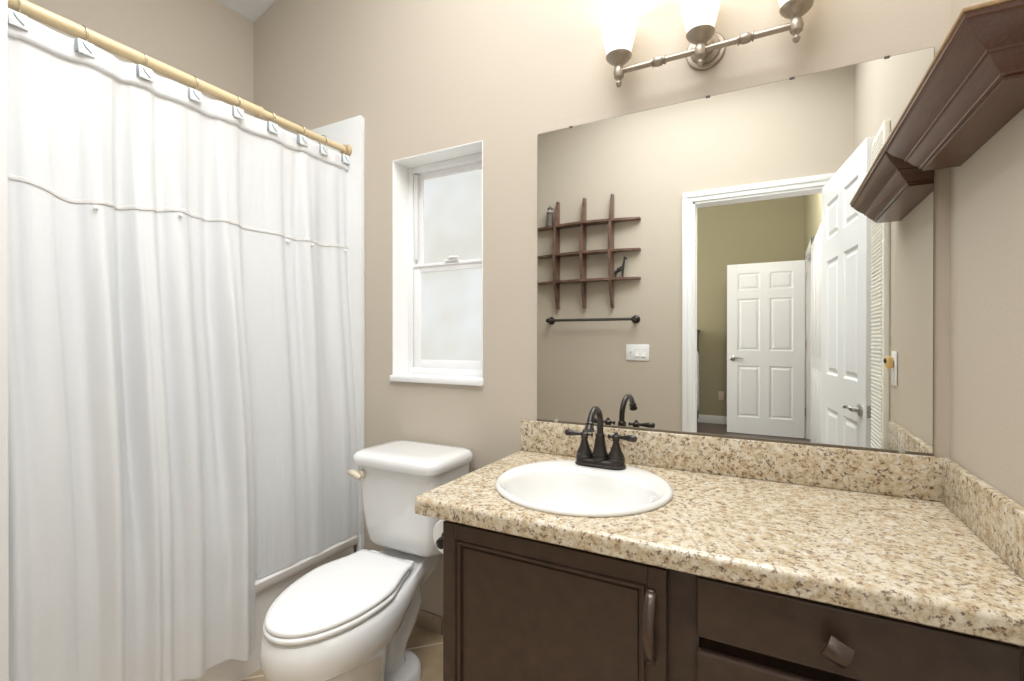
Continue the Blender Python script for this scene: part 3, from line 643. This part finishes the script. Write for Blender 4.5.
b = MB(); b.lathe([(0.0185, -0.0505), (0.0198, -0.0505), (0.0198, 0.0505), (0.0185, 0.0505), (0.0185, -0.0505)], (HX, -0.367, HZ), (0, 1, 0), 24, cap=False); b.build('core', CARD, t)

# ------------------------------------------------------------------ bathtub and its surround
t = thing('bathtub', (-2.23, -0.55, -H), 'white bathtub behind the shower curtain', 'bathtub')
TZ = -0.425
b = MB()
X0, X1, Y0, Y1 = -2.577, -1.868, -1.0765, -0.0242
b.loft([rrect(X0, X1-0.022, Y0, Y1, 0.012, -H), rrect(X0, X1-0.022, Y0, Y1, 0.012, TZ-0.05), rrect(X0, X1-0.006, Y0, Y1, 0.012, TZ-0.040), rrect(X0, X1, Y0, Y1, 0.012, TZ-0.030), rrect(X0, X1, Y0, Y1, 0.012, TZ-0.008), rrect(X0+0.004, X1-0.008, Y0+0.004, Y1-0.004, 0.012, TZ),
        rrect(X0+0.05, X1-0.062, Y0+0.06, Y1-0.06, 0.09, TZ), rrect(X0+0.058, X1-0.072, Y0+0.07, Y1-0.07, 0.09, TZ-0.010), rrect(X0+0.09, X1-0.10, Y0+0.12, Y1-0.12, 0.10, TZ-0.18), rrect(X0+0.14, X1-0.15, Y0+0.18, Y1-0.18, 0.10, TZ-0.255), rrect(X0+0.2, X1-0.2, Y0+0.25, Y1-0.25, 0.08, TZ-0.265)])
b.build('tub_shell', TUBW, t, sharp=40)
b = MB(); b.lathe([(0.026, 0), (0.026, 0.003), (0.018, 0.005), (0.0, 0.004)], (-2.23, -0.32, TZ-0.2648), (0, 0, 1), 20); b.build('drain', STEEL, t)
t = thing('tub_surround', (-2.23, 0, TZ), 'glossy white wall panels lining the tub alcove', 'tub surround')
b = MB()
b.prism([(-2.577, TZ), (-1.8595, TZ), (-1.8595, 1.297), (-1.8675, 1.305), (-2.577, 1.305)], 'y', -0.0235, -0.0006, 0.004); b.build('end_panel', SURR, t)
b = MB(); b.box((-2.5994, -1.077, TZ), (-2.578, -0.0006, 1.305), 0.004); b.build('long_panel', SURR, t)
b = MB(); b.box((-1.890, -0.0235, -H), (-1.8595, -0.0006, TZ), 0.004); b.build('corner_strip', SURR, t)

# ------------------------------------------------------------------ shower rod, curtain, hooks
RXc, RZ = -1.936, 1.168
t = thing('curtain_rod', (RXc, -0.54, RZ-0.02), 'ivory shower curtain rod along the open side of the tub', 'curtain rod')
b = MB(); b.lathe([(0.0165, 0), (0.0165, 0.66)], (RXc, -1.0775, RZ), (0, 1, 0), 24); b.build('outer_tube', ROD, t)
b = MB(); b.lathe([(0.0185, 0.65), (0.0185, 0.662), (0.0135, 0.664), (0.0135, 1.052)], (RXc, -1.0775, RZ), (0, 1, 0), 24); b.build('inner_tube', ROD, t)
for y, s in ((-1.0775, 1), (-0.024, -1)):
    b = MB(); b.lathe([(0.026, 0), (0.026, 0.006), (0.021, 0.012), (0.019, 0.024)], (RXc, y, RZ), (0, s, 0), 24); b.build('end_cap', mat('rod_cap', (0.55, 0.40, 0.22), 0.4), t)
HY = [-1.033, -0.906, -0.773, -0.636, -0.503, -0.376, -0.252, -0.150, -0.042]
ZTOP = 1.145
def fold(y, z):
    q = max(0.0, min(1.0, (ZTOP-z)/1.75))
    ph = y+0.035*math.sin(y*9.0+0.6)+0.02*math.sin(y*23)
    a = 0.45*math.sin(2*math.pi*ph/0.134+0.4)+0.40*math.sin(2*math.pi*ph/0.235+1.9+0.4*q)+0.22*math.sin(2*math.pi*ph/0.068+z*0.6)
    sharp = math.copysign(abs(a)**0.72, a)
    amp = 0.007+0.038*min(1, q*2.6)
    if y > -0.46: amp = 0.006+(amp-0.006)*max(0.35, 1-max(0, -z)/0.3)
    if y > -0.40: amp *= 0.55+0.45*max(0, (-0.05-y)/0.35) if y < -0.05 else 0.5
    return sharp*amp
def curtain_x(y, z, side):
    q = max(0.0, min(1.0, (0.95-z)/1.2)); q = q*q*(3-2*q)
    if not side: return RXc+0.066*q+fold(y, z)*(1-0.75*q)
    f = fold(y, z)
    if f < 0:
        k = max(0.0, min(1.0, (0.15-z)/0.5)); f *= 1-0.74*k*k*(3-2*k)
    return RXc+f+0.088*q
def curtain_zt(y):
    for i in range(len(HY)-1):
        if HY[i] <= y <= HY[i+1]:
            u = (y-HY[i])/(HY[i+1]-HY[i]); return ZTOP-0.004*4*u*(1-u)*(HY[i+1]-HY[i])/0.13
    return ZTOP-0.004
def xat(y, z):
    # outside the tub on the camera's side, tucked inside the tub next to the back wall
    k = max(0.0, min(1.0, (y+0.497)/0.022)); k = k*k*(3-2*k)
    return curtain_x(y, z, True)*(1-k)+curtain_x(y, z, False)*k
t = thing('shower_curtain', (RXc, -0.54, -0.62), 'white satin shower curtain with a ribbon-trimmed band hanging from the ivory rod', 'shower curtain')
ys = [-1.074+1.06*i/300 for i in range(301)]; NZ = 76
b = MB(); rows = []
for i in range(NZ+1):
    u = i/NZ; row = []
    for y in ys:
        zt = curtain_zt(y); zb_ = (-0.625+0.10*(max(0, -0.52-y)/0.5)**1.2 if y < -0.486 else TZ+0.004)
        z = zt+(zb_-zt)*u; row.append(b.bm.verts.new((xat(y, z), y, z)))
    rows.append(row)
for i in range(NZ):
    for j in range(300):
        vs = (rows[i][j], rows[i][j+1], rows[i+1][j+1], rows[i+1][j])
        if -0.500 < ys[j] < -0.472 and vs[2].co.z < -0.412: continue
        b.bm.faces.new(vs)
lv = [v for v in b.bm.verts if not v.link_faces]; bmesh.ops.delete(b.bm, geom=lv, context='VERTS')
cur = b.build('drape', CURT, t, sharp=180)
def strip(z_of, h, off, y0, y1, n, name, m, thick=0.002):
    mb = MB(); A = []
    for i in range(5):
        A.append([(xat(y0+(y1-y0)*j/n, z_of(y0+(y1-y0)*j/n)-h*i/4)+off, y0+(y1-y0)*j/n, z_of(y0+(y1-y0)*j/n)-h*i/4) for j in range(n+1)])
    mb.loft(A, closed=False); o = mb.build(name, m, t, sharp=180)
    s = o.modifiers.new('thickness', 'SOLIDIFY'); s.thickness = thick; s.offset = 0
    return o
strip(lambda y: curtain_zt(y)+0.001, 0.058, 0.004, -1.074, -0.016, 240, 'header_band', CURTH)
BZ = [(-1.08, 0.762), (-1.04, 0.762), (-0.924, 0.737), (-0.804, 0.748), (-0.676, 0.767), (-0.49, 0.764), (-0.188, 0.760), (0.0, 0.770)]
def band_z(y):
    for (a, c), (e, g) in zip(BZ, BZ[1:]):
        if a <= y <= e:
            k = (y-a)/(e-a); k = k*k*(3-2*k); return c+(g-c)*k
    return 0.765
strip(band_z, 0.011, 0.0015, -1.074, -0.016, 260, 'ribbon_trim', TRIMB, 0.0015)
for y in (-0.895, -0.690, -0.310, -0.225, -0.045):
    b = MB(); b.sphere((xat(y, band_z(y)-0.022)+0.006, y, band_z(y)-0.022), 0.0065); b.build('bead', PEARL, t)
def make_hook(y, label):
    h = thing('curtain_hook', (RXc, y, RZ-0.07), label, 'curtain hook', 'hooks along the shower rod')
    b = MB(); b.torus((RXc, y, RZ-0.003), 0.0215, 0.0019, (0, 1, 0.12), 28, 8); b.build('ring', RING, h)
    xo = xat(y, RZ-0.05)+0.010
    b = MB(); b.prism([(y-0.018, RZ-0.024), (y+0.016, RZ-0.024), (y+0.018, RZ-0.058), (y-0.016, RZ-0.058)], 'x', xo, xo+0.004, 0.001); tb = b.build('tab', TAB, h)
    b = MB(); b.box((xo-0.012, y-0.0195, RZ-0.056), (xo+0.002, y-0.0175, RZ-0.026), 0.0008); b.build('tab_side', TABD, tb)
    b = MB(); b.tube([(xo+0.0045, y-0.008, RZ-0.030), (xo+0.0045, y-0.002, RZ-0.040), (xo+0.0045, y+0.010, RZ-0.050)], 0.0016, 8); b.build('slot', TABD, tb)
    return h
def label_hook(i):
    o = ['first', 'second', 'third', 'fourth', 'fifth', 'sixth', 'seventh', 'eighth', 'ninth']
    if i == 8: return 'curtain hook at the window end of the ivory shower rod'
    return '%s curtain hook from the left end of the ivory shower rod' % o[i]
for i, y in enumerate(HY): make_hook(y, label_hook(i))

# ------------------------------------------------------------------ things on the door wall, seen in the mirror
def wy(d): return YB+d
t = thing('grid_shelf', (-1.63, YB, 0.60), 'walnut criss-cross grid shelf with bowed boards on the wall opposite the mirror', 'shelf')
GX = [-1.840, -1.621, -1.405]; GZ = [1.252, 1.030, 0.822]
def board(vertical, pos, a, c):
    n = 20; th = 0.009
    out = []
    for i in range(n+1):
        u = i/n; s = a+(c-a)*u; d = 0.038+0.072*math.sin(math.pi*u)
        out.append((s, d))
    mb = MB()
    poly = [(a, 0.0005)]+out+[(c, 0.0005)]
    if vertical: mb.prism([(wy(d), s) for s, d in poly], 'x', pos-th, pos+th, 0.002)
    else: mb.prism([(s, wy(d)) for s, d in poly], 'z', pos-th*0.9, pos+th*0.9, 0.002)
    return mb
for x in GX: board(True, x, 0.615, 1.452).build('upright_board', WALNUT, t)
for z in GZ: board(False, z, -2.06, -1.200).build('shelf_board', WALNUT, t)
t = thing('lighthouse_figurine', (-1.898, YB+0.045, GZ[0]+0.009), 'small grey weathered lighthouse figurine on the top board of the grid shelf', 'figurine')
c = (-1.898, YB+0.045, GZ[0]+0.009)
b = MB(); b.lathe([(0.034, 0), (0.034, 0.008), (0.029, 0.012), (0.026, 0.05), (0.022, 0.100), (0.022, 0.105)], c, (0, 0, 1), 12); b.build('tower', GREYST, t)
b = MB(); b.lathe([(0.027, 0.105), (0.030, 0.108), (0.030, 0.113), (0.016, 0.114)], c, (0, 0, 1), 12); b.build('gallery', PALEST, t)
b = MB(); b.lathe([(0.014, 0.113), (0.014, 0.138)], c, (0, 0, 1), 10); b.build('lantern', PALEST, t)
b = MB(); b.lathe([(0.022, 0.138), (0.018, 0.147), (0.006, 0.158), (0.004, 0.166), (0.0, 0.168)], c, (0, 0, 1), 12); b.build('roof', GREYST, t)
# giraffe: one continuous skinned body
gx, gy, gz = -1.345, YB+0.045, GZ[2]+0.008
V = []; E_ = []; Rr = []
def vv(p, r, link=None):
    V.append((gx+p[0], gy+p[1], gz+p[2])); Rr.append(r)
    if link is not None: E_.append((link, len(V)-1))
    return len(V)-1
ch = vv((0.022, 0, 0.070), 0.016); md = vv((0, 0, 0.064), 0.015, ch); rp = vv((-0.024, 0, 0.056), 0.012, md)
for s in (-1, 1):
    k = vv((0.026, s*0.008, 0.045), 0.007, ch); k = vv((0.025, s*0.009, 0.022), 0.0045, k); vv((0.027, s*0.009, 0.004), 0.005, k)
    k = vv((-0.029, s*0.008, 0.040), 0.008, rp); k = vv((-0.033, s*0.009, 0.020), 0.0045, k); vv((-0.030, s*0.009, 0.004), 0.005, k)
k = vv((0.032, 0, 0.095), 0.010, ch); k = vv((0.038, 0, 0.125), 0.007, k); hd = vv((0.042, 0, 0.150), 0.0075, k); k = vv((0.056, 0, 0.144), 0.0055, hd); vv((0.064, 0, 0.140), 0.004, k)
for s in (-1, 1): vv((0.040, s*0.005, 0.163), 0.0022, hd)
k = vv((-0.038, 0, 0.050), 0.003, rp); vv((-0.041, 0, 0.030), 0.0025, k)
V = [(gx+(p[0]-gx)*0.9, p[1], gz+(p[2]-gz)*0.95) for p in V]
org = (gx, gy, gz)
me = bpy.data.meshes.new('giraffe_figurine'); me.from_pydata([tuple(Vector(p)-Vector(org)) for p in V], E_, []); me.materials.append(IRON)
o = bpy.data.objects.new('giraffe_figurine', me); C.objects.link(o); o.location = (gx, gy, gz+H)
sk = o.modifiers.new('skin', 'SKIN')
for i, d in enumerate(me.skin_vertices[0].data): d.radius = (Rr[i], Rr[i])
me.skin_vertices[0].data[1].use_root = True
sb = o.modifiers.new('smooth', 'SUBSURF'); sb.levels = 1; sb.render_levels = 2
tag(o, 'small dark giraffe figurine standing on the lowest board of the grid shelf', 'figurine')
t = thing('towel_bar', (-1.57, YB, 0.50), 'dark bronze towel bar on the wall below the grid shelf', 'towel bar')
for x in (-1.902, -1.234):
    b = MB(); b.lathe([(0.030, 0), (0.030, 0.006), (0.020, 0.012), (0.011, 0.016), (0.011, 0.05), (0.017, 0.056), (0.017, 0.076), (0.011, 0.082), (0.0, 0.083)], (x, YB+0.0005, 0.526), (0, 1, 0), 22); b.build('post', BRONZE, t)
b = MB(); b.lathe([(0.0105, 0), (0.0105, 0.668)], (-1.902, YB+0.066, 0.526), (1, 0, 0), 16); b.build('bar', mat('grey_bronze', (0.085, 0.08, 0.075), 0.4, metal=0.5), t)
t = thing('light_switch', (-1.22, YB, 0.23), 'white triple light switch plate on the wall under the towel bar', 'switch')
b = MB(); b.box((-1.307, YB+0.0005, 0.226), (-1.139, YB+0.007, 0.344), 0.003); b.build('cover_plate', PLATE, t)
for x in (-1.223, -1.177):
    b = MB(); b.prism([(YB+0.006, 0.252), (YB+0.014, 0.256), (YB+0.008, 0.285), (YB+0.010, 0.316), (YB+0.006, 0.318)], 'x', x-0.016, x+0.016, 0.001); b.build('rocker', mat('rocker_white', (0.93, 0.93, 0.93), 0.2), t)
b = MB(); b.box((-1.274, YB+0.006, 0.272), (-1.264, YB+0.009, 0.298), 0.001); b.prism([(YB+0.008, 0.280), (YB+0.021, 0.292), (YB+0.019, 0.297), (YB+0.008, 0.291)], 'x', -1.2725, -1.2655, 0.001); b.build('toggle', PLATE, t)
t = thing('wall_outlet', (0, -0.585, 0.227), 'white outlet plate on the right wall holding an amber plug-in light', 'outlet')
b = MB(); b.box((-0.006, -0.608, 0.225), (-0.0005, -0.536, 0.340), 0.003); b.build('cover_plate', PLATE, t)
b = MB(); b.box((-0.0085, -0.588, 0.238), (-0.005, -0.556, 0.272), 0.003); b.build('receptacle', PLATE, t)
t = thing('night_light', (-0.02, -0.585, 0.282), 'amber plug-in night light in the outlet on the right wall', 'night light')
b = MB(); b.box((-0.026, -0.590, 0.282), (-0.0085, -0.556, 0.322), 0.005); b.build('housing', YELLOW, t)
b = MB(); b.lathe([(0.008, 0), (0.008, 0.004), (0.005, 0.006)], (-0.026, -0.572, 0.308), (-1, 0, 0), 14); b.build('sensor', BLACK, t)
